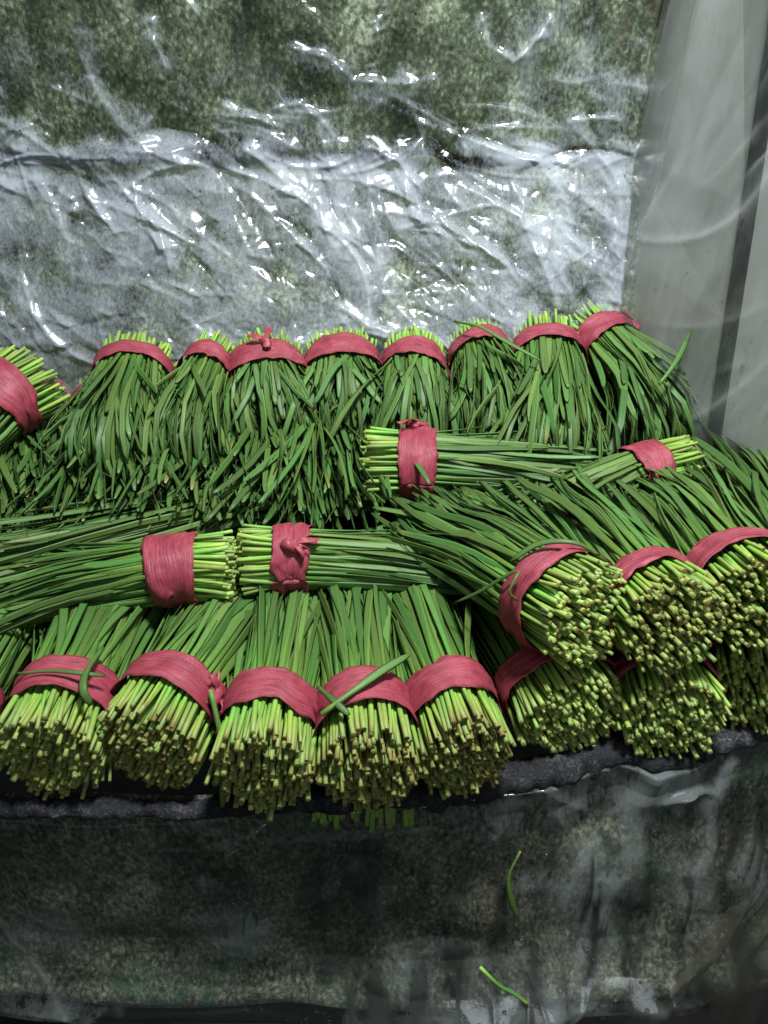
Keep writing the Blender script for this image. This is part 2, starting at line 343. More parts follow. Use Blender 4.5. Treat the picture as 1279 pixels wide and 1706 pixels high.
# right wall : two grey panels with a dark rubber seam between them
def right_pt(px, py):
    d = FW+np.array([1., 0, 0])*(px-639.5)/FPX+UP*(853-py)/FPX
    k = .8
    for _ in range(60):
        p = CAM+d*k; e = p[0]-right_x(p[1], p[2]); k -= e*.6/ max(abs(d[0])+.25, .1)
    return CAM+d*k
s_top, s_bot = right_pt(1272, 150), right_pt(1192, 680)
def seam_y(z): return s_bot[1]+(s_top[1]-s_bot[1])*(z-s_bot[2])/(s_top[2]-s_bot[2])
def wall_panel(name, y0f, y1f, off, thick, mat, kind='structure', parent=None):
    zl = [-.3, corner[0][2]-.03, corner[0][2]+.08, corner[1][2], ZTOP]; n = len(zl); v = []
    for z in zl:
        v += [(right_x(y0f(z), z)+off, y0f(z), z), (right_x(y1f(z), z)+off, y1f(z), z),
              (right_x(y1f(z), z)+off+thick, y1f(z), z), (right_x(y0f(z), z)+off+thick, y0f(z), z)]
    f = [(i*4+k, i*4+(k+1) % 4, i*4+4+(k+1) % 4, i*4+4+k) for i in range(n-1) for k in range(4)]+[(3, 2, 1, 0), tuple(range(n*4-4, n*4))]
    return link(name, mesh(name, v, f, False), parent, mat, kind)
side = bpy.data.objects.new('side_wall', None); COL.objects.link(side); side['kind'] = 'structure'
wall_panel('panel', lambda z: seam_y(z)+.0085, lambda z: YC+.05, .006, .02, M_PANEL, None, side)
wall_panel('panel', lambda z: .15, lambda z: seam_y(z)-.0085, .004, .02, M_PANEL, None, side)
wall_panel('seam_strip', lambda z: seam_y(z)-.0083, lambda z: seam_y(z)+.0083, .0015, .016, M_RUBBER, None, side)
nu, nv = 260, 260
yy = np.linspace(.25, YC-.004, nu); zz = np.linspace(-.05, ZTOP, nv)
Y, Z = np.meshgrid(yy, zz, indexing='ij')
fr = creases(nu, nv, .8, .9, 40, rg, ang=2.15, spread=.16, length=(.05, .20), width=(.004, .010), amp=(.002, .007), box=(.2, 1, .1, 1))
fr += creases(nu, nv, .8, .9, 26, rg, ang=2.0, spread=.35, length=(.02, .09), width=(.0015, .004), amp=(.0007, .002), box=(.3, 1, .1, .9))
fr += snoise(nu, nv, 9, 8, rg)*.0008
fade = np.clip((YC-Y)/.12, .15, 1)
fr = np.clip(fr, -.002, .009)*fade
V = np.stack([right_x(Y, Z)-.004-np.clip(fr, -.003, .02), Y, Z], -1)
side_film_V = V
fs = link('plastic_sheet', grid_mesh('plastic_sheet', V), None, F_RIGHT)
wet_sheen = np.clip(fr/.006, -.2, 1)*.30-.05+.04*snoise(nu, nv, 8, 8, rg)      # bright streaks painted in as milk along the folds
aw = fs.data.attributes.new('wet_sheen', 'FLOAT', 'POINT'); aw.data.foreach_set('value', wet_sheen.astype(np.float32).ravel())
tag(fs, 'pale smooth plastic film stretched over the grey side wall with the dark seam', 'plastic sheet')

# front edge of the shelf (black foam roll), front board and its film
EDGE = [(-140, 1342, .0), (0, 1345, .0), (150, 1348, .0), (330, 1346, .0), (500, 1336, .0), (640, 1326, .0), (760, 1312, .001), (860, 1296, .003), (950, 1272, .005),
        (1030, 1243, .008), (1090, 1262, .003), (1150, 1257, .003), (1210, 1232, .004), (1279, 1216, .005), (1420, 1205, .005)]
ept = np.array([P(a, b+6, z=c) for a, b, c in EDGE])
def edge_y(x): return np.interp(x, ept[:, 0], ept[:, 1])
def edge_z(x): return np.interp(x, ept[:, 0], ept[:, 2])
nu, nv = 420, 14
xs = np.linspace(ept[0, 0], ept[-1, 0], nu); th = np.linspace(0, 2*math.pi, nv)
ker = np.ones(9)/9
ys = np.convolve(np.pad(edge_y(xs), 4, 'edge'), ker, 'valid'); zs = np.convolve(np.pad(edge_z(xs), 4, 'edge'), ker, 'valid')
rad = np.interp(xs, [-.4, -.08, .0, .08, .2, .4], [.007, .0075, .0105, .0145, .013, .010])
rr = rad[:, None]*(1+.20*snoise(nu, nv, 26, 3, rg)+.13*snoise(nu, nv, 120, 7, rg)); rr[:, -1] = rr[:, 0]
V = np.stack([np.repeat(xs[:, None], nv, 1), ys[:, None]+.006+rr*1.15*np.cos(th)[None], zs[:, None]-.004+rr*.85*np.sin(th)[None]], -1)
fo = link('foam_roll', grid_mesh('foam_roll', V), None, M_FOAM)
tag(fo, 'rough black foam roll running along the front edge under the chive butts', 'foam roll')

def front_surface(nu, nv, off, seed, crease_amp=1.):
    rg2 = np.random.default_rng(seed)
    xs = np.linspace(-.55, .62, nu)
    prof = np.array([[.014, .004], [-.004, .003], [-.010, -.03], [-.006, -.10], [-.004, -.175], [-.016, -.206], [-.032, -.222], [-.028, -.238], [.05, -.248]])
    seg = np.r_[0, np.cumsum(np.linalg.norm(np.diff(prof, axis=0), axis=1))]
    s = np.linspace(0, seg[-1], nv)
    yy = np.interp(s, seg, prof[:, 0]); zz = np.interp(s, seg, prof[:, 1])
    base = np.convolve(np.pad(edge_y(xs), 20, 'edge'), np.ones(41)/41, 'valid')
    top = edge_z(xs)-.010
    w = np.clip(1-s/.08, 0, 1)
    slope = np.interp(xs, [-.4, -.1, .1, .32, .5], [.10, .17, .30, .40, .40])[:, None]
    yy = yy[None]+slope*np.maximum(zz+.02, -.21).clip(-1, 0)[None]; zz = zz[None]
    V = np.stack([np.repeat(xs[:, None], nv, 1), base[:, None]+yy-off+(edge_y(xs)-base)[:, None]*w[None], zz+top[:, None]*w[None]], -1)
    return V, xs, s, rg2
V, xs, s, rg2 = front_surface(120, 60, 0, 5)
V[..., 1] += .012+snoise(120, 60, 20, 10, rg2)*.003
V[..., 2] -= .006
link('front_board', grid_mesh('front_board', V), None, M_FRONT, 'structure')
nu, nv = 760, 300
V, xs, s, rg2 = front_surface(nu, nv, .004, 7)
su = 1.17
f = creases(nu, nv, su, s[-1], 30, rg2, ang=.75, spread=.25, length=(.05, .2), width=(.006, .02), amp=(.001, .004), box=(.15, .9, .05, .85))
f += creases(nu, nv, su, s[-1], 26, rg2, ang=1.5, spread=.3, length=(.03, .12), width=(.002, .008), amp=(.001, .004), box=(.55, .95, .02, .8))
f += creases(nu, nv, su, s[-1], 50, rg2, length=(.008, .035), width=(.0012, .004), amp=(.0005, .002), box=(.2, .95, .0, .9))
f += creases(nu, nv, su, s[-1], 24, rg2, ang=.1, spread=.2, length=(.02, .08), width=(.0015, .004), amp=(.0008, .0025), box=(.2, .95, .0, .05))
f += creases(nu, nv, su, s[-1], 14, rg2, ang=1.45, spread=.2, length=(.06, .16), width=(.003, .010), amp=(.004, .009), box=(.6, .9, .0, .6))
f += creases(nu, nv, su, s[-1], 9, rg2, ang=.1, spread=.25, length=(.015, .04), width=(.003, .007), amp=(.005, .009), box=(.74, .93, .03, .22))
f += snoise(nu, nv, 14, 8, rg2)*.002+snoise(nu, nv, 40, 22, rg2)*.0008
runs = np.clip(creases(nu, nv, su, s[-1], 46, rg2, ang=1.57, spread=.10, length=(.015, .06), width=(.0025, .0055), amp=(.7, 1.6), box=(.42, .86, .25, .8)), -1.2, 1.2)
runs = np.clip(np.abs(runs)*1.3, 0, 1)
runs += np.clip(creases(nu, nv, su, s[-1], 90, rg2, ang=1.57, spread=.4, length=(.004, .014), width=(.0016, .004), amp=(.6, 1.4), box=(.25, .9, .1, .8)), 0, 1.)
XX, SS = np.meshgrid(xs, s, indexing='ij')
def fold(x0, s0, x1, s1, w):
    k = np.clip((SS-s0)/(s1-s0), 0, 1); xc = x0+(x1-x0)*k+.004*np.sin(SS*70)
    return np.exp(-((XX-xc)/w)**2)*np.clip((SS-s0)/.02, 0, 1)*np.clip((s1-SS)/.03, 0, 1)
folds = fold(.232, .005, .212, .16, .012)+.8*fold(.305, .01, .285, .19, .010)+.5*fold(-.09, .0, -.16, .10, .008)+.6*fold(.05, .17, .16, .26, .05)
f += folds*.006
pocket = np.exp(-((XX-.268)/.018)**2-((SS-.045-.012*((XX-.268)/.03)**2)/.004)**2)
f += pocket*.008
f += runs*.0005
wz = np.clip((-.0+s)/.02, 0, 1)[None]
V[..., 1] -= np.clip(f, -.006, .02)*wz
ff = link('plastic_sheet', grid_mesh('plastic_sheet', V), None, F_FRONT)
tag(ff, 'damp clear plastic film hanging down the dark front board below the chives', 'plastic sheet')
front_film_V = V
wet_sheen = .03*snoise(nu, nv, 10, 6, rg2)+np.clip(f/.005, -.3, 1)*.34-.10*np.exp(-((s-.27)/.03)**2)[None]-.2*np.exp(-(s/.02)**2)[None]+.22*folds+.35*pocket-.06+.10*np.clip((xs-.05)/.3, -1, 1)[:, None]-.03  # milk also paints fold and pocket highlights and the brightening to the right
aw = ff.data.attributes.new('wet_sheen', 'FLOAT', 'POINT'); aw.data.foreach_set('value', wet_sheen.astype(np.float32).ravel())
aw = ff.data.attributes.new('drip_dark', 'FLOAT', 'POINT'); aw.data.foreach_set('value', np.clip(runs*.95, 0, .9).astype(np.float32).ravel())
def drops(parent, V, n, rg, i_rng, j_rng, size, toward, clusters=14):
    """water beads sitting on a film, joined: nobody could count them"""
    vs, fs_ = [], []
    cc = [(rg.uniform(*i_rng), rg.uniform(*j_rng)) for _ in range(clusters)]
    for k in range(n):
        ci, cj = cc[rg.integers(clusters)]
        i = int(np.clip((ci+rg.normal()*.07)*V.shape[0], 1, V.shape[0]-2)); j = int(np.clip((cj+rg.normal()*.07)*V.shape[1], 1, V.shape[1]-2))
        nn = np.cross(V[i+1, j]-V[i-1, j], V[i, j+1]-V[i, j-1]); nn /= np.linalg.norm(nn)
        if np.dot(nn, toward) < 0: nn = -nn
        a_ = np.cross(nn, [0, 0, 1.]); a_ /= np.linalg.norm(a_); b_ = np.cross(nn, a_)
        r = size*rg.uniform(.4, 1.3)**1.5; o0 = len(vs)
        for h_, q_ in ((.0, 1.), (.42, .82), (.66, .45)):
            for t_ in range(7):
                an_ = t_*2*math.pi/7
                vs.append(V[i, j]+nn*(r*h_+.0002)+(a_*math.cos(an_)+b_*math.sin(an_)*rg.uniform(1., 1.15))*r*q_)
        vs.append(V[i, j]+nn*(r*.74+.0002))
        for q_ in range(2):
            for t_ in range(7): fs_.append((o0+q_*7+t_, o0+q_*7+(t_+1) % 7, o0+q_*7+7+(t_+1) % 7, o0+q_*7+7+t_))
        for t_ in range(7): fs_.append((o0+14+t_, o0+14+(t_+1) % 7, o0+21))
    return link('water_beads', mesh('water_beads', vs, fs_), parent, M_WATER, 'stuff')
m_, n_, l_ = new_mat('water'); M_WATER = m_
w_ = n_.new('ShaderNodeBsdfPrincipled'); w_.inputs['Transmission Weight'].default_value = 1; w_.inputs['IOR'].default_value = 1.33
w_.inputs['Roughness'].default_value = .03; w_.inputs['Base Color'].default_value = (1, 1, 1, 1)
l_.new(w_.outputs[0], n_.new('ShaderNodeOutputMaterial').inputs[0])
drops(ff, front_film_V, 800, rg2, (.30, .92), (.08, .9), .0019, np.array([0, -1, .4]))
drops(fb, back_film_V, 520, rg2, (.32, .98), (.40, .75), .0014, np.array([0, -1, .4]), 26)
drops(fs, side_film_V, 120, rg2, (.45, .9), (.2, .5), .0015, np.array([-1, 0, .2]), 5)
# brown drape, lower right
nu, nv = 120, 120
a = np.linspace(0, 1, nu); b = np.linspace(0, 1, nv); A, B = np.meshgrid(a, b, indexing='ij')
tl, tr_, br, bl = P(1210, 1500, y=.352), P(1420, 1340, y=.36), P(1420, 1800, y=.30), P(1000, 1800, y=.31)
V = (1-A)[..., None]*((1-B)[..., None]*bl+B[..., None]*tl)+A[..., None]*((1-B)[..., None]*br+B[..., None]*tr_)
fd = creases(nu, nv, .25, .3, 16, rg, ang=1.35, spread=.2, length=(.08, .25), width=(.005, .02), amp=(.003, .009))+snoise(nu, nv, 5, 3, rg)*.004
V[..., 1] -= fd
dr = link('plastic_drape', grid_mesh('plastic_drape', V), None, F_DRAPE)
tag(dr, 'brownish plastic drape hanging in folds at the lower right corner', 'plastic sheet')
# ground below
slab('ground', [(-3, -3, -.52), (3, -3, -.52), (3, 3, -.52), (-3, 3, -.52)], [(-3, -3, -.56), (3, -3, -.56), (3, 3, -.56), (-3, 3, -.56)], M_DARK)

# ------------------------------------------------------------------ chives
TR = np.array([0, .05, .13, .22, .32, .43, .55, .67, .79, .89, .96, 1.])
NR, K = len(TR), 6
W_T = np.interp(TR, [0, .15, .28], [.98, 1, 1.03])
LEAF_T = np.interp(TR, [0, .2, .5, .80, .89, .96, 1], [0, 0, 1, 1, .85, .42, -.55])
H_T = np.interp(TR, [0, .15, .30, .5, .9, 1], [.98, 1, .62, .17, .13, .06])
ang = np.arange(K)*2*math.pi/K
CX, CY = np.cos(ang), np.sin(ang)
def strand_faces():
    f = []
    for r in range(NR-1):
        for k in range(K):
            k2 = (k+1) % K
            f.append((r*K+k, r*K+k2, (r+1)*K+k2, (r+1)*K+k))
    f.append(tuple((NR-1)*K+k for k in range(K)))
    c0 = NR*K
    for k in range(K): f.append(((k+1) % K, k, c0))
    return f
FACES = strand_faces()
NV = NR*K+1
T_ATTR = np.r_[np.repeat(TR, K), 0.].astype(np.float32)
C_ATTR = np.r_[np.zeros(len(FACES)-K), np.ones(K)].astype(np.float32)
def finish_attrs(me, n, rnd=None):
    a = me.attributes.new('t', 'FLOAT', 'POINT'); a.data.foreach_set('value', np.tile(T_ATTR, n))
    a = me.attributes.new('cap', 'FLOAT', 'FACE'); a.data.foreach_set('value', np.tile(C_ATTR, n))
    a = me.attributes.new('rnd', 'FLOAT', 'POINT'); a.data.foreach_set('value', np.repeat(np.zeros(n) if rnd is None else rnd, NV).astype(np.float32))
TEMPLATE = mesh('chive_stalk', np.zeros((NV, 3))+np.arange(NV)[:, None]*1e-4, FACES)
TEMPLATE.materials.append(M_CHIVE); finish_attrs(TEMPLATE, 1)
TEMPLATE.polygons.foreach_set('use_smooth', C_ATTR < .5)

def strand_verts(pos, wvec, r, lw=1.5):
    """pos (n,NR,3), wvec (n,NR,3) width direction, r (n,) stalk radius -> (n,NV,3)"""
    T = np.gradient(pos, axis=1); T /= np.linalg.norm(T, axis=-1, keepdims=True)+1e-12
    W = wvec-T*(wvec*T).sum(-1, keepdims=True); W /= np.linalg.norm(W, axis=-1, keepdims=True)+1e-12
    N = np.cross(T, W)
    w = r[:, None]*(W_T+(lw-1)*LEAF_T).clip(.2, 9)[None]; h = r[:, None]*H_T[None]
    keel = -.30*np.clip((w-h), 0, None)*1.0
    v = pos[:, :, None, :]+W[:, :, None, :]*(w[:, :, None]*CX)[..., None]+N[:, :, None, :]*(h[:, :, None]*CY+keel[:, :, None]*(1-np.abs(CX)))[..., None]
    n = len(pos)
    ring = v.reshape(n, NR*K, 3)
    c = ring[:, :K].mean(1, keepdims=True)-T[:, :1]*.0004
    return np.concatenate([ring, c], 1)

def dense(ctrl):
    """Catmull-Rom through control rows, resampled by arc length; columns x y z ry rz"""
    c = np.asarray(ctrl, float); c = np.vstack([2*c[0]-c[1], c, 2*c[-1]-c[-2]])
    out = []
    for i in range(1, len(c)-2):
        for f in np.linspace(0, 1, 16, endpoint=False):
            out.append(.5*((2*c[i])+(-c[i-1]+c[i+1])*f+(2*c[i-1]-5*c[i]+4*c[i+1]-c[i+2])*f*f+(-c[i-1]+3*c[i]-3*c[i+1]+c[i+2])*f**3))
    out.append(c[-2]); d = np.array(out)
    e = d[0]+(d[0]-d[1])/np.linalg.norm(d[1, :3]-d[0, :3])*.03; e[3:] = d[0, 3:]
    d = np.vstack([e, d])
    s = np.r_[0, np.cumsum(np.linalg.norm(np.diff(d[:, :3], axis=0), axis=1))]-.03
    e = d[-1]+(d[-1]-d[-2])/np.linalg.norm(d[-1, :3]-d[-2, :3])*.08; e[3:] = d[-1, 3:]
    return np.r_[s, s[-1]+.08], np.vstack([d, e])

TAPE = []
def bundle(label, ctrl, n_obj, n_in=0, band_s=.05, band_w=.034, L=None, messy=1., spread_pow=1.5, brown=0., r=.00208, seed=None,
           droop=.0, cut=.006, lw=1.35, dome=.001, twist=.8, knot=None, short=.35, short_pow=1.4, top_bias=.0, shift=0.):
    rg = np.random.default_rng(len(TAPE)*7+5 if seed is None else seed)
    s_d, d = dense(ctrl)
    if L is None: L = s_d[-1]-.08
    def at(s, k): return np.interp(s, s_d, d[:, k])
    head = d[-1, :3]-d[1, :3]; head = np.array([head[0], head[1], 0]); head /= np.linalg.norm(head)
    S = np.cross(head, [0, 0, 1.]); S /= np.linalg.norm(S)
    n = n_obj+n_in
    i = np.arange(n)+.5
    rad = np.sqrt(i/n); an = i*2.399963+rg.uniform(0, 6)
    u = rad*np.cos(an)+rg.normal(size=n)*.022; v = rad*np.sin(an)+rg.normal(size=n)*.022
    s0 = rg.normal(size=n)*cut*.5+cut*.4*snoise(1, n, 1, 6, rg)[0]
    s0 += dome*(rad**2-.4)
    Ls = L*(1-short*rg.uniform(0, 1, n)**short_pow)
    s = s0[:, None]+(Ls-s0)[:, None]*TR[None]
    g = np.clip((s-band_s)/(L-band_s), 0, 1.2)
    C = np.stack([at(s, k) for k in range(3)], -1)
    e = .004
    Tn = np.stack([at(s+e, k)-at(s-e, k) for k in range(3)], -1); Tn /= np.linalg.norm(Tn, axis=-1, keepdims=True)
    N = np.cross(np.broadcast_to(S, Tn.shape), Tn); N /= np.linalg.norm(N, axis=-1, keepdims=True)
    bf = np.clip((band_s-s)/band_s, 0, 1.3)
    du = rg.normal(size=n)[:, None]*.0017*bf+rg.normal(size=n)[:, None]*.013*messy*g**spread_pow+rg.normal(size=n)[:, None]*.010*messy*g**3
    du += rg.normal(size=n)[:, None]*.0020*bf**2; ph = rg.uniform(0, 6.28, n)[:, None]
    dv = rg.normal(size=n)[:, None]*.0020*bf**2
    st = np.where(rg.uniform(0, 1, n) < .10, rg.choice([-1, 1], n)*rg.uniform(.5, 1.3, n), 0)[:, None]
    du += st*.045*messy*g**1.3
    dv0 = np.abs(st)*.012*g*(1-.5*g)
    du += .0045*messy*g*np.sin(ph+g*5)
    dv = dv+rg.normal(size=n)[:, None]*.0017*bf+rg.normal(size=n)[:, None]*.006*messy*g**spread_pow+.0035*messy*g*np.sin(ph*2+g*6)
    dv += dv0
    dv -= droop*(g**2.5)*rg.uniform(.3, 1.2, n)[:, None]
    pos = C+S*((u[:, None]*at(s, 3)+du)[..., None])+N*((v[:, None]*at(s, 4)+dv)[..., None])
    pos[..., 2] = np.maximum(pos[..., 2], .003+.004*rg.uniform(0, 1, (n, 1)))
    phi = np.arctan2(v, u)+math.pi/2+rg.normal(size=n)*.40
    phi = phi[:, None]+rg.normal(size=n)[:, None]*twist*g
    wv = np.cos(phi)[..., None]*S+np.sin(phi)[..., None]*N
    rs = r*rg.uniform(.65, 1.2, n)
    V = strand_verts(pos, wv, rs, lw)
    # origin of the thing: on its resting side below the butt
    base = np.array([*C[0, 0, :2], max(0., float(C[0, 0, 2]-at(0, 4)))])
    root = bpy.data.objects.new('chive_bundle', None); COL.objects.link(root)
    root.location = base; root.empty_display_size = .02
    tag(root, label, 'chive bundle', 'red-taped chive bundles heaped in the stall')
    V -= base
    # what the camera side shows: the highest stalks and the rim become single parts
    mid = pos[:, 5]
    score = (mid[:, 2]-mid[:, 1]*.6)*1.+.0*u
    order = np.argsort(-score)
    sel = order[:n_obj]; rest = order[n_obj:]
    for k in sel:
        me = TEMPLATE.copy(); me.vertices.foreach_set('co', V[k].astype(np.float32).ravel()); me.update()
        o = bpy.data.objects.new('chive_stalk', me); COL.objects.link(o); o.parent = root
        o.color = (brown, 0, 0, 1)
    if len(rest):
        vv = V[rest].reshape(-1, 3)
        ff = np.array([0])
        fs_ = [tuple(q+j*NV for q in f_) for j in range(len(rest)) for f_ in FACES]
        me = mesh('inner_stalks', vv, fs_); finish_attrs(me, len(rest), rg.uniform(0, 1, len(rest)))
        o = link('inner_stalks', me, root, M_CHIVE, 'stuff'); o.color = (brown, 0, 0, 1)
    # ---- red tape round the waist
    band_w *= rg.uniform(.86, 1.14)
    na, nw = 110, 13
    th = np.linspace(0, 2*math.pi, na); ww = np.linspace(-.5, .5, nw)
    TH, WW = np.meshgrid(th, ww, indexing='ij')
    edge_n = snoise(na, 1, 10, 1, rg)[:, 0]; edge_n[-1] = edge_n[0]; edge_m = snoise(na, 1, 14, 1, rg)[:, 0]; edge_m[-1] = edge_m[0]
    narrow = 1-.22*np.clip(np.abs(np.sin(TH/2+rg.uniform(0, 3)))-.6, 0, 1)
    ragged = snoise(na, 2, 44, 1, rg)*.0009; ragged[-1] = ragged[0]
    sb = band_s+WW*band_w*narrow+np.where(WW > .45, ragged[:, :1], 0)+np.where(WW < -.45, ragged[:, 1:], 0)+.0014*np.where(WW > 0, edge_n[:, None], edge_m[:, None])+.004*np.sin(TH+rg.uniform(0, 6))*rg.uniform(.2, 1)
    wrk = snoise(na, nw, 7, 7, rg)*.0008+np.abs(snoise(na, nw, 12, 7, rg))*.0011+creases(na, nw, .28, band_w, 16, rg, ang=.05, spread=.25, length=(.02, .09), width=(.0012, .003), amp=(.0006, .0018))+creases(na, nw, .28, band_w, 18, rg, ang=.4, spread=.5, length=(.008, .03), width=(.001, .0026), amp=(.0006, .002))*.9; wrk[-1] = wrk[0]
    ry, rz = at(sb, 3), at(sb, 4)
    Cb = np.stack([at(sb, k) for k in range(3)], -1)
    Tb = np.stack([at(sb+e, k)-at(sb-e, k) for k in range(3)], -1); Tb /= np.linalg.norm(Tb, axis=-1, keepdims=True)
    Nb = np.cross(np.broadcast_to(S, Tb.shape), Tb)
    pad = .0031+wrk
    Vb = Cb+S*((np.cos(TH)*(ry*1.015+pad))[..., None])+Nb*((np.sin(TH)*(rz*1.015+pad))[..., None])-base
    Vb[..., 2] = np.maximum(Vb[..., 2], .0012-base[2])
    me = grid_mesh('tape_band', Vb)
    for nm, arr in (('around', TH/6.283), ('across', WW)):
        at_ = me.attributes.new(nm, 'FLOAT', 'POINT'); at_.data.foreach_set('value', arr.astype(np.float32).ravel())
    tb = link('tape_band', me, root, M_BAND)
    so = tb.modifiers.new('thick', 'SOLIDIFY'); so.thickness = .0004; so.offset = 1
    if knot is not None:
        ka = R(knot); j = int(round(((ka % (2*math.pi))/(2*math.pi))*(na-1)))
        c = Vb[j, nw//2]; rad_ = (np.cos(ka)*S+np.sin(ka)*Nb[j, nw//2]); ax = Tb[j, nw//2]; tg = np.cross(ax, rad_)
        kk = 14; A1, B1 = np.meshgrid(np.linspace(0, 2*math.pi, kk), np.linspace(-1, 1, 12), indexing='ij')
        prof = np.sqrt(np.clip(1-B1**2, 0, 1))*.0040+.0012
        rr_ = prof*(1+.35*snoise(kk, 12, 5, 5, rg)); rr_[-1] = rr_[0]
        Vk = c+rad_*.003+ax*(B1*.012)[..., None]+tg*(np.cos(A1)*rr_)[..., None]*1.1+rad_*(np.sin(A1)*rr_)[..., None]
        mk = [Vk]
        me = grid_mesh('knot', Vk)
        kn = link('knot', me, tb, M_BAND)
        for sg in (1, -1):                                   # the two torn loose ends
            lt = np.linspace(0, 1, 12); wt = np.linspace(-1, 1, 7)
            A2, B2 = np.meshgrid(lt, wt, indexing='ij')
            tl_ = .022*rg.uniform(.6, 1.3); dr_ = rg.uniform(.15, 1.0)*sg; dx = math.cos(dr_*1.3)*rg.choice([-1, 1]); dy = math.sin(dr_*1.3)
            Ln = A2*tl_*(1+.22*snoise(1, 7, 1, 5, rg)*A2)
            wdt = .0016+.0042*A2
            lift = .004+.004*np.sin(A2*2.8+rg.normal()*.4)+.0016*np.sin(B2*5+A2*4+rg.uniform(0, 6))*A2
            Vt = c+rad_*lift[..., None]+ax*(dx*Ln-dy*B2*wdt)[..., None]+tg*(dy*Ln+dx*B2*wdt)[..., None]
            me = grid_mesh('tape_end', Vt)
            te = link('tape_end', me, tb, M_BAND); q = te.modifiers.new('thick', 'SOLIDIFY'); q.thickness = .0004
    TAPE.append(root)
    return root

def lying(band, tail, hw, hz=None, butt=.05, z_c=None, tail_r=(1.25, .55), mid_r=(1.10, .85), L=.28, sag=None, tilt=0., flare=1.06, tail_z=None, ends=None):
    """control rows for a bundle: band = world point of the bundle's centre under the tape, tail = world point its leaves reach towards"""
    band = np.array(band, float); tail = np.array(tail, float); hz = hw if hz is None else hz
    h = tail-band; dist = np.linalg.norm(h); h /= dist
    h0 = h.copy(); h0[2] = tilt; h0 /= np.linalg.norm(h0)
    b0 = band-h0*butt
    rows = [[*b0, hw*flare, hz*flare], [*(band-h0*butt*.45), hw*1.02, hz*1.02], [*band, hw, hz],
            [*(band+h*dist*.3), hw*(1+(mid_r[0]-1)*.6), hz*(1+(mid_r[1]-1)*.6)], [*(band+h*dist*.62), hw*mid_r[0], hz*mid_r[1]], [*tail, hw*tail_r[0], hz*tail_r[1]]]
    if ends is not None:
        for e in ends: rows.append([*e, hw*tail_r[0]*1.02, hz*tail_r[1]*.8])
    return rows
def hw_px(w, p): return w*depth(p)/FPX/2

# ---------- front row, butts to the viewer
def front(label, xl, xr, ytop, tailpx, zt=.099, hzf=.94, brown=.3, tail_z=.05, **kw):
    top = P((xl+xr)/2, ytop, z=zt); hw = hw_px(xr-xl, top)*.98; hz = (zt-.002)/2*hzf
    c = top-np.array([0, 0, hz+.002]); t = P(*tailpx, z=tail_z); 
    kw.setdefault('butt', .050)
    but = kw.pop('butt'); fl = kw.pop('flare', 1.03); tilt = kw.pop('tilt', -.02)
    rows = lying(c, t-np.array([0, 0, .012]), hw, hz, but, tilt=tilt, flare=fl, tail_r=kw.pop('tail_r', (1.2, .55)))
    n = kw.pop('n', 298)
    kw.setdefault('L', .29); kw.setdefault('lw', 1.95); kw.setdefault('messy', 1.15); kw.setdefault('twist', .5)
    return bundle(label, rows, n, brown=brown, band_s=but, **kw)
front('leftmost front-row bundle, a green leaf looped over its tape and butts in shade', 2, 176, 1120, (190, 985), brown=.7)
front('front-row bundle with a big tape knot on its right, second from the left', 180, 360, 1112, (400, 975), brown=1., knot=30)
front('middle front-row bundle with upright leaves, third from the left', 362, 524, 1142, (490, 965), brown=.8)
front('front-row bundle with a stray leaf lying across its red tape', 526, 688, 1140, (585, 950), brown=1.)
front('front-row bundle with a wide flat tape, next to the stacked bundles on the right', 680, 830, 1122, (668, 950), brown=1.1)
front('front-row bundle past the left edge, only the tips of its leaves in view', -212, -46, 1130, (15, 985), n=150, brown=.3)
# ---------- right hand stack, lower layer
front('shaded lower bundle in the right stack, nearest the front row', 842, 1035, 1085, (800, 900), zt=.086, brown=.35, butt=.042, tilt=-.14)
front('lower bundle in the right stack, between two others, resting on the foam roll', 1030, 1200, 1086, (1010, 900), zt=.088, brown=.25, butt=.042, tilt=-.14)
front('lower bundle at the right edge of the picture, half in shade', 1185, 1370, 1050, (1200, 860), zt=.09, brown=.35, butt=.042, tilt=-.14)
# ---------- right hand stack, upper layer
def upper_front(label, xl, xr, ytop, tailpx, zt=.172, tail_z=.125, **kw):
    top = P((xl+xr)/2, ytop, z=zt); hw = hw_px(xr-xl, top); hz = .042
    c = top-np.array([0, 0, hz]); t = P(*tailpx, z=tail_z)
    but = kw.pop('butt', .044)
    rows = lying(c, t-np.array([0, 0, .02]), hw, hz, but, tilt=kw.pop('tilt', -.30), flare=kw.pop('flare', 1.04), tail_r=(1.35, .5))
    return bundle(label, rows, kw.pop('n', 299), lw=1.7, brown=kw.pop('brown', .25), band_s=but, L=kw.pop('L', .27), **kw)
upper_front('large bundle on top of the right stack with its yellow-green butts fanned out', 852, 1030, 930, (775, 850), brown=.2)
upper_front('top bundle in the middle of the right stack, butts browner', 1022, 1185, 938, (965, 815), brown=.6)
upper_front('top bundle at the right edge, wide tape cut off by the picture', 1176, 1360, 905, (1130, 780), zt=.18, tail_z=.13, brown=.45)
upper_front('bundle by the side wall showing only its leaves, tape outside the picture', 1290, 1400, 870, (1205, 715), zt=.15, tail_z=.13, n=150)

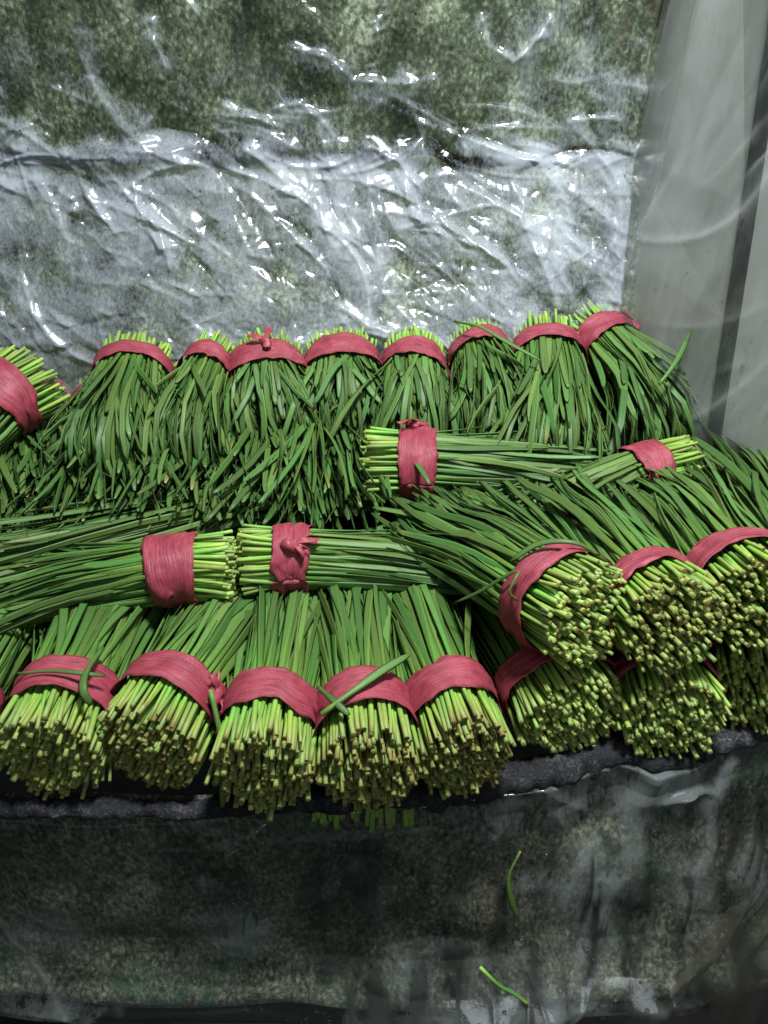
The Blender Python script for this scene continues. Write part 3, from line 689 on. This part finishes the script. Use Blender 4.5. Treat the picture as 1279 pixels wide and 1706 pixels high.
# ---------- bundles lying crosswise
def cross(label, bandc, w_px, z_c, buttdir, tailpx, tail_z, butt=.05, **kw):
    c = P(*bandc, z=z_c); hw = hw_px(w_px, c); t = P(*tailpx, z=tail_z)
    rows = lying(c, t, hw*.98, hw*.95, butt, tilt=kw.pop('tilt', 0.), flare=kw.pop('flare', 1.03), tail_r=kw.pop('tail_r', (1.35, .6)), mid_r=(1.12, .9))
    return bundle(label, rows, kw.pop('n', 190), kw.pop('n_in', 50), band_s=butt, lw=1.7, L=kw.pop('L', .27), messy=kw.pop('messy', .95), band_w=kw.pop('band_w', .04), **kw)
cross('crosswise bundle with butts to the left, lying under the drooping back row', (694, 774), 116, .108, -1, (1010, 785), .100, tail_r=(1.45, .95), butt=.056, band_w=.046, knot=120, L=.28)
cross('small crosswise bundle by the side wall, butts to the right', (1072, 786), 90, .116, 1, (900, 850), .095, butt=.055, band_w=.034, n=90)
cross('crosswise bundle with bright butts to the right and leaves fanning left', (297, 948), 110, .092, 1, (20, 985), .065, butt=.052, band_w=.042, L=.30, tail_r=(1.7, .55))
cross('crosswise bundle with torn tape and butts to the left, in the centre', (488, 930), 104, .092, -1, (760, 938), .075, butt=.047, band_w=.038, knot=60, L=.28)
cross('leafy crosswise bundle buried under the one with the torn tape top', (540, 935), 76, .030, -1, (840, 862), .085, n=110, n_in=40, L=.38)

# ---------- back row: butts to the wall, leaves drooping to the viewer
def back(label, xl, xr, yb, tailpx, zt=.192, tail_z=.160, droop=.02, n=225, n_in=60, tipdrop=.045, **kw):
    top = P((xl+xr)/2, yb, z=zt); hw = hw_px(xr-xl, top)*1.0; hz = .036
    c = top-np.array([0, 0, hz]); t = P(*tailpx, z=tail_z)-np.array([0, 0, .016])
    but = kw.pop('butt', .040)
    hd = t-c; hd[2] = 0; hd /= np.linalg.norm(hd)
    e1 = t+hd*.022-np.array([0, 0, tipdrop*.45]); e2 = t+hd*.034-np.array([0, 0, tipdrop*1.2])
    rows = lying(c, t, hw, hz, but, tilt=kw.pop('tilt', -.10), flare=1.08, tail_r=kw.pop('tail_r', (1.4, .75)), mid_r=(1.2, .95), ends=[e1, e2])
    return bundle(label, rows, n, n_in, band_s=but, band_w=kw.pop('band_w', .026), messy=kw.pop('messy', 1.5), short=kw.pop('short', .55), short_pow=1.15, droop=droop, r=.0022, lw=1.7, **kw)
back('back-row bundle, big and shaggy, first one right of the gap by the left edge', 152, 272, 580, (185, 700))
back('slim back-row bundle with narrow tape and leaves swept to the left', 298, 382, 580, (300, 690), n=115)
back('back-row bundle with a tape knot at the middle of its top', 380, 500, 576, (450, 648), knot=92, tail_z=.155)
back('back-row bundle with a wide arched tape, fourth from the gap', 508, 628, 568, (572, 645), tail_z=.155)
back('back-row bundle with thin tape above the crosswise bundle', 640, 740, 572, (690, 655), tail_z=.155)
back('back-row bundle with a loose leaf lying across its tape', 755, 852, 552, (830, 650), tail_z=.16)
back('back-row bundle with broad tape and long leaves hanging over the crosswise bundle', 862, 974, 548, (930, 700), zt=.20, tail_z=.155)
back('rightmost back-row bundle, leaves sweeping out to the side wall', 968, 1062, 528, (1115, 655), zt=.205, tail_z=.16, tail_r=(1.9, .75), knot=150)
# far left: turned bundles
def left_edge(label, c, t, hw, **kw):
    rows = lying(c, t, hw, hw*.9, .055, tilt=-.05, flare=1.08, tail_r=(1.6, .6))
    return bundle(label, rows, 130, 60, band_s=.055, band_w=.036, L=.29, messy=1.1, **kw)
left_edge('bundle at the left edge with butts pointing up to the wall', P(-8, 668, z=.158), P(-150, 800, z=.12), .047)
left_edge('shaded bundle at the left edge under the turned one, only a bit of tape showing', P(20, 730, z=.085), P(-40, 880, z=.075), .045)
# second layer below the back row, only leaves in view
def under(label, px, tailpx, hwp=135, zt=.114, tail_z=.112, **kw):
    top = P(px, 640, z=zt); hw = hw_px(hwp, top)
    hz = .036; c = top-np.array([0, 0, hz]); t = P(tailpx[0], tailpx[1]+44, z=tail_z)
    e1 = t+(t-c)/np.linalg.norm(t-c)*.042-np.array([0, 0, .014])
    rows = lying(c, t-np.array([0, 0, .012]), hw, hz, .05, tail_r=(1.45, .7), mid_r=(1.2, .95), ends=[e1])
    return bundle(label, rows, 215, 40, band_s=.05, messy=1.8, short=.55, short_pow=1.1, droop=.006, L=.345, r=.0022, lw=1.7, **kw)
under('leaves hanging at the far left below the turned bundle', 40, (20, 870))
under('lower-layer bundle below the shaggy one, leaf tips hanging over the crosswise bundle', 180, (130, 865))
under('lower-layer bundle with leaves just above the bright crosswise butts', 300, (265, 850))
under('lower-layer bundle with leaf tips over the centre of the heap', 420, (400, 845))
under('lower-layer bundle with leaves fanning right toward the crosswise butts', 530, (540, 815))

_F = front_film_V.reshape(-1, 3); _d = (_F-CAM)@FW
_px = 639.5+FPX*_F[:, 0]/_d; _py = 853-FPX*((_F-CAM)@UP)/_d
def on_film(px, py):
    k = np.argmin((_px-px)**2+(_py-py)**2+(_d-_d.min())*2500)
    p = _F[k]; return p+(CAM-p)/np.linalg.norm(CAM-p)*.006
cross('dark leaves running left between the hanging leaf tips and the bright crosswise butts', (655, 805), 80, .045, -1, (40, 915), .078, n=150, n_in=20, L=.54, tail_r=(1.5, .5), messy=1.2)
# ---------- loose leaves and scraps
def loose(name, label, pts, r=.0022, lw=1.6, cat='leaf', up=(0, -.5, 1), t_from=.35, brown=0.):
    p = np.array(pts, float)
    k = np.linspace(0, len(p)-1, NR)
    # smooth through the points
    s_ = np.arange(len(p)); dd, dv_ = [], None
    cc = np.vstack([2*p[0]-p[1], p, 2*p[-1]-p[-2]]); out = []
    for x in k:
        i_ = min(int(x), len(p)-2); f = x-i_; a, b, c, d_ = cc[i_], cc[i_+1], cc[i_+2], cc[i_+3]
        out.append(.5*(2*b+(c-a)*f+(2*a-5*b+4*c-d_)*f*f+(3*b-a-3*c+d_)*f**3))
    pos = np.array(out)[None]
    T = np.gradient(pos[0], axis=0); wv = np.cross(T, np.array(up))[None]
    V = strand_verts(pos, wv, np.array([r]), lw)[0]
    base = pos[0, 0].copy(); me = TEMPLATE.copy(); me.vertices.foreach_set('co', (V-base).astype(np.float32).ravel()); me.update()
    ta = t_from+(1-t_from)*T_ATTR; me.attributes['t'].data.foreach_set('value', ta.astype(np.float32))
    o = bpy.data.objects.new(name, me); COL.objects.link(o); o.location = base; o.color = (brown, 0, 0, 1)
    return tag(o, label, cat)
loose('loose_leaf', 'single dark leaf sticking up beside the rightmost back-row bundle', [P(1098, 640, z=.185), P(1128, 600, z=.205), P(1152, 550, z=.225)], up=(0, -1, .3))
loose('loose_leaf', 'long leaf lying across the red tape of a front-row bundle', [P(535, 1190, z=.100), P(590, 1150, z=.108), P(640, 1115, z=.109), P(682, 1090, z=.106)])
loose('loose_leaf', 'short leaf crossing the gap between two front-row tapes', [P(530, 1145, z=.101), P(556, 1168, z=.105), P(582, 1192, z=.102)], r=.0019)
loose('loose_leaf', 'dark leaf looped over the tape of the leftmost front bundle', [P(170, 1080, z=.100), P(143, 1120, z=.108), P(138, 1150, z=.107), P(152, 1175, z=.096)])
loose('loose_leaf', 'thin leaf running along the tape of the leftmost front bundle', [P(30, 1122, z=.103), P(90, 1118, z=.107), P(140, 1122, z=.106), P(176, 1126, z=.098)], r=.0012)
loose('loose_leaf', 'long leaf hanging down between two front bundles to the foam roll', [P(350, 1150, z=.092), P(366, 1220, z=.066), P(372, 1290, z=.03), P(370, 1345, z=.008)], up=(0, -1, .2))
loose('loose_leaf', 'thin curled leaf arching out left of the large top bundle', [P(862, 1000, z=.15), P(848, 985, z=.16), P(862, 950, z=.17), P(800, 985, z=.135), P(755, 1005, z=.11)], r=.0011)
loose('loose_leaf', 'leaf lying across the tape of a back-row bundle', [P(757, 535, z=.206), P(800, 545, z=.21), P(845, 570, z=.205), P(900, 600, z=.195)], r=.0018)
loose('loose_leaf', 'leaf bent over the large bundle on top of the right stack', [P(1010, 935, z=.165), P(960, 905, z=.185), P(900, 905, z=.18), P(850, 935, z=.165)], r=.0016)
loose('loose_leaf', 'leaf scrap stuck upright to the damp front film', [on_film(866, 1420), on_film(848, 1460), on_film(852, 1500), on_film(864, 1535)], r=.0011, lw=2.4, up=(0, -1, .3))
loose('stalk_scrap', 'broken chive stalk lying on the fold at the bottom of the front film', [on_film(800, 1612), on_film(830, 1640), on_film(855, 1655), on_film(880, 1672)], r=.0017, lw=1.2, cat='stalk', t_from=.0)
loose('leaf_scrap', 'pale leaf scrap tucked in the film below the foam roll', [P(652, 1308, z=.016), P(668, 1330, z=.004), P(690, 1300, z=.012)], r=.0012)

# stalks slipped down behind the film, below the foam roll
rt = bpy.data.objects.new('stalk_clump', None); COL.objects.link(rt); rt.location = on_film(605, 1365)+np.array([0, .010, 0])
tag(rt, 'row of chive stalks slipped behind the film, dimly green below the foam roll', 'stalks')
for k in range(26):
    px = 522+k*6.6+rng.normal()*2
    a_, b_ = on_film(px, 1346+rng.uniform(-4, 4)), on_film(px+rng.normal()*5, 1398+rng.uniform(-14, 10))
    pos = np.array([a_+(b_-a_)*q for q in np.linspace(0, 1, NR)])+np.array([0, .0115, 0])+rng.normal(size=3)*.0006
    V = strand_verts(pos[None], np.tile(np.array([1., 0, 0]), (1, NR, 1)), np.array([.0023]), 1.0)[0]-np.array(rt.location)
    me = TEMPLATE.copy(); me.vertices.foreach_set('co', V.astype(np.float32).ravel()); me.update()
    me.attributes['t'].data.foreach_set('value', (T_ATTR*.12).astype(np.float32))
    o = bpy.data.objects.new('chive_stalk', me); COL.objects.link(o); o.parent = rt
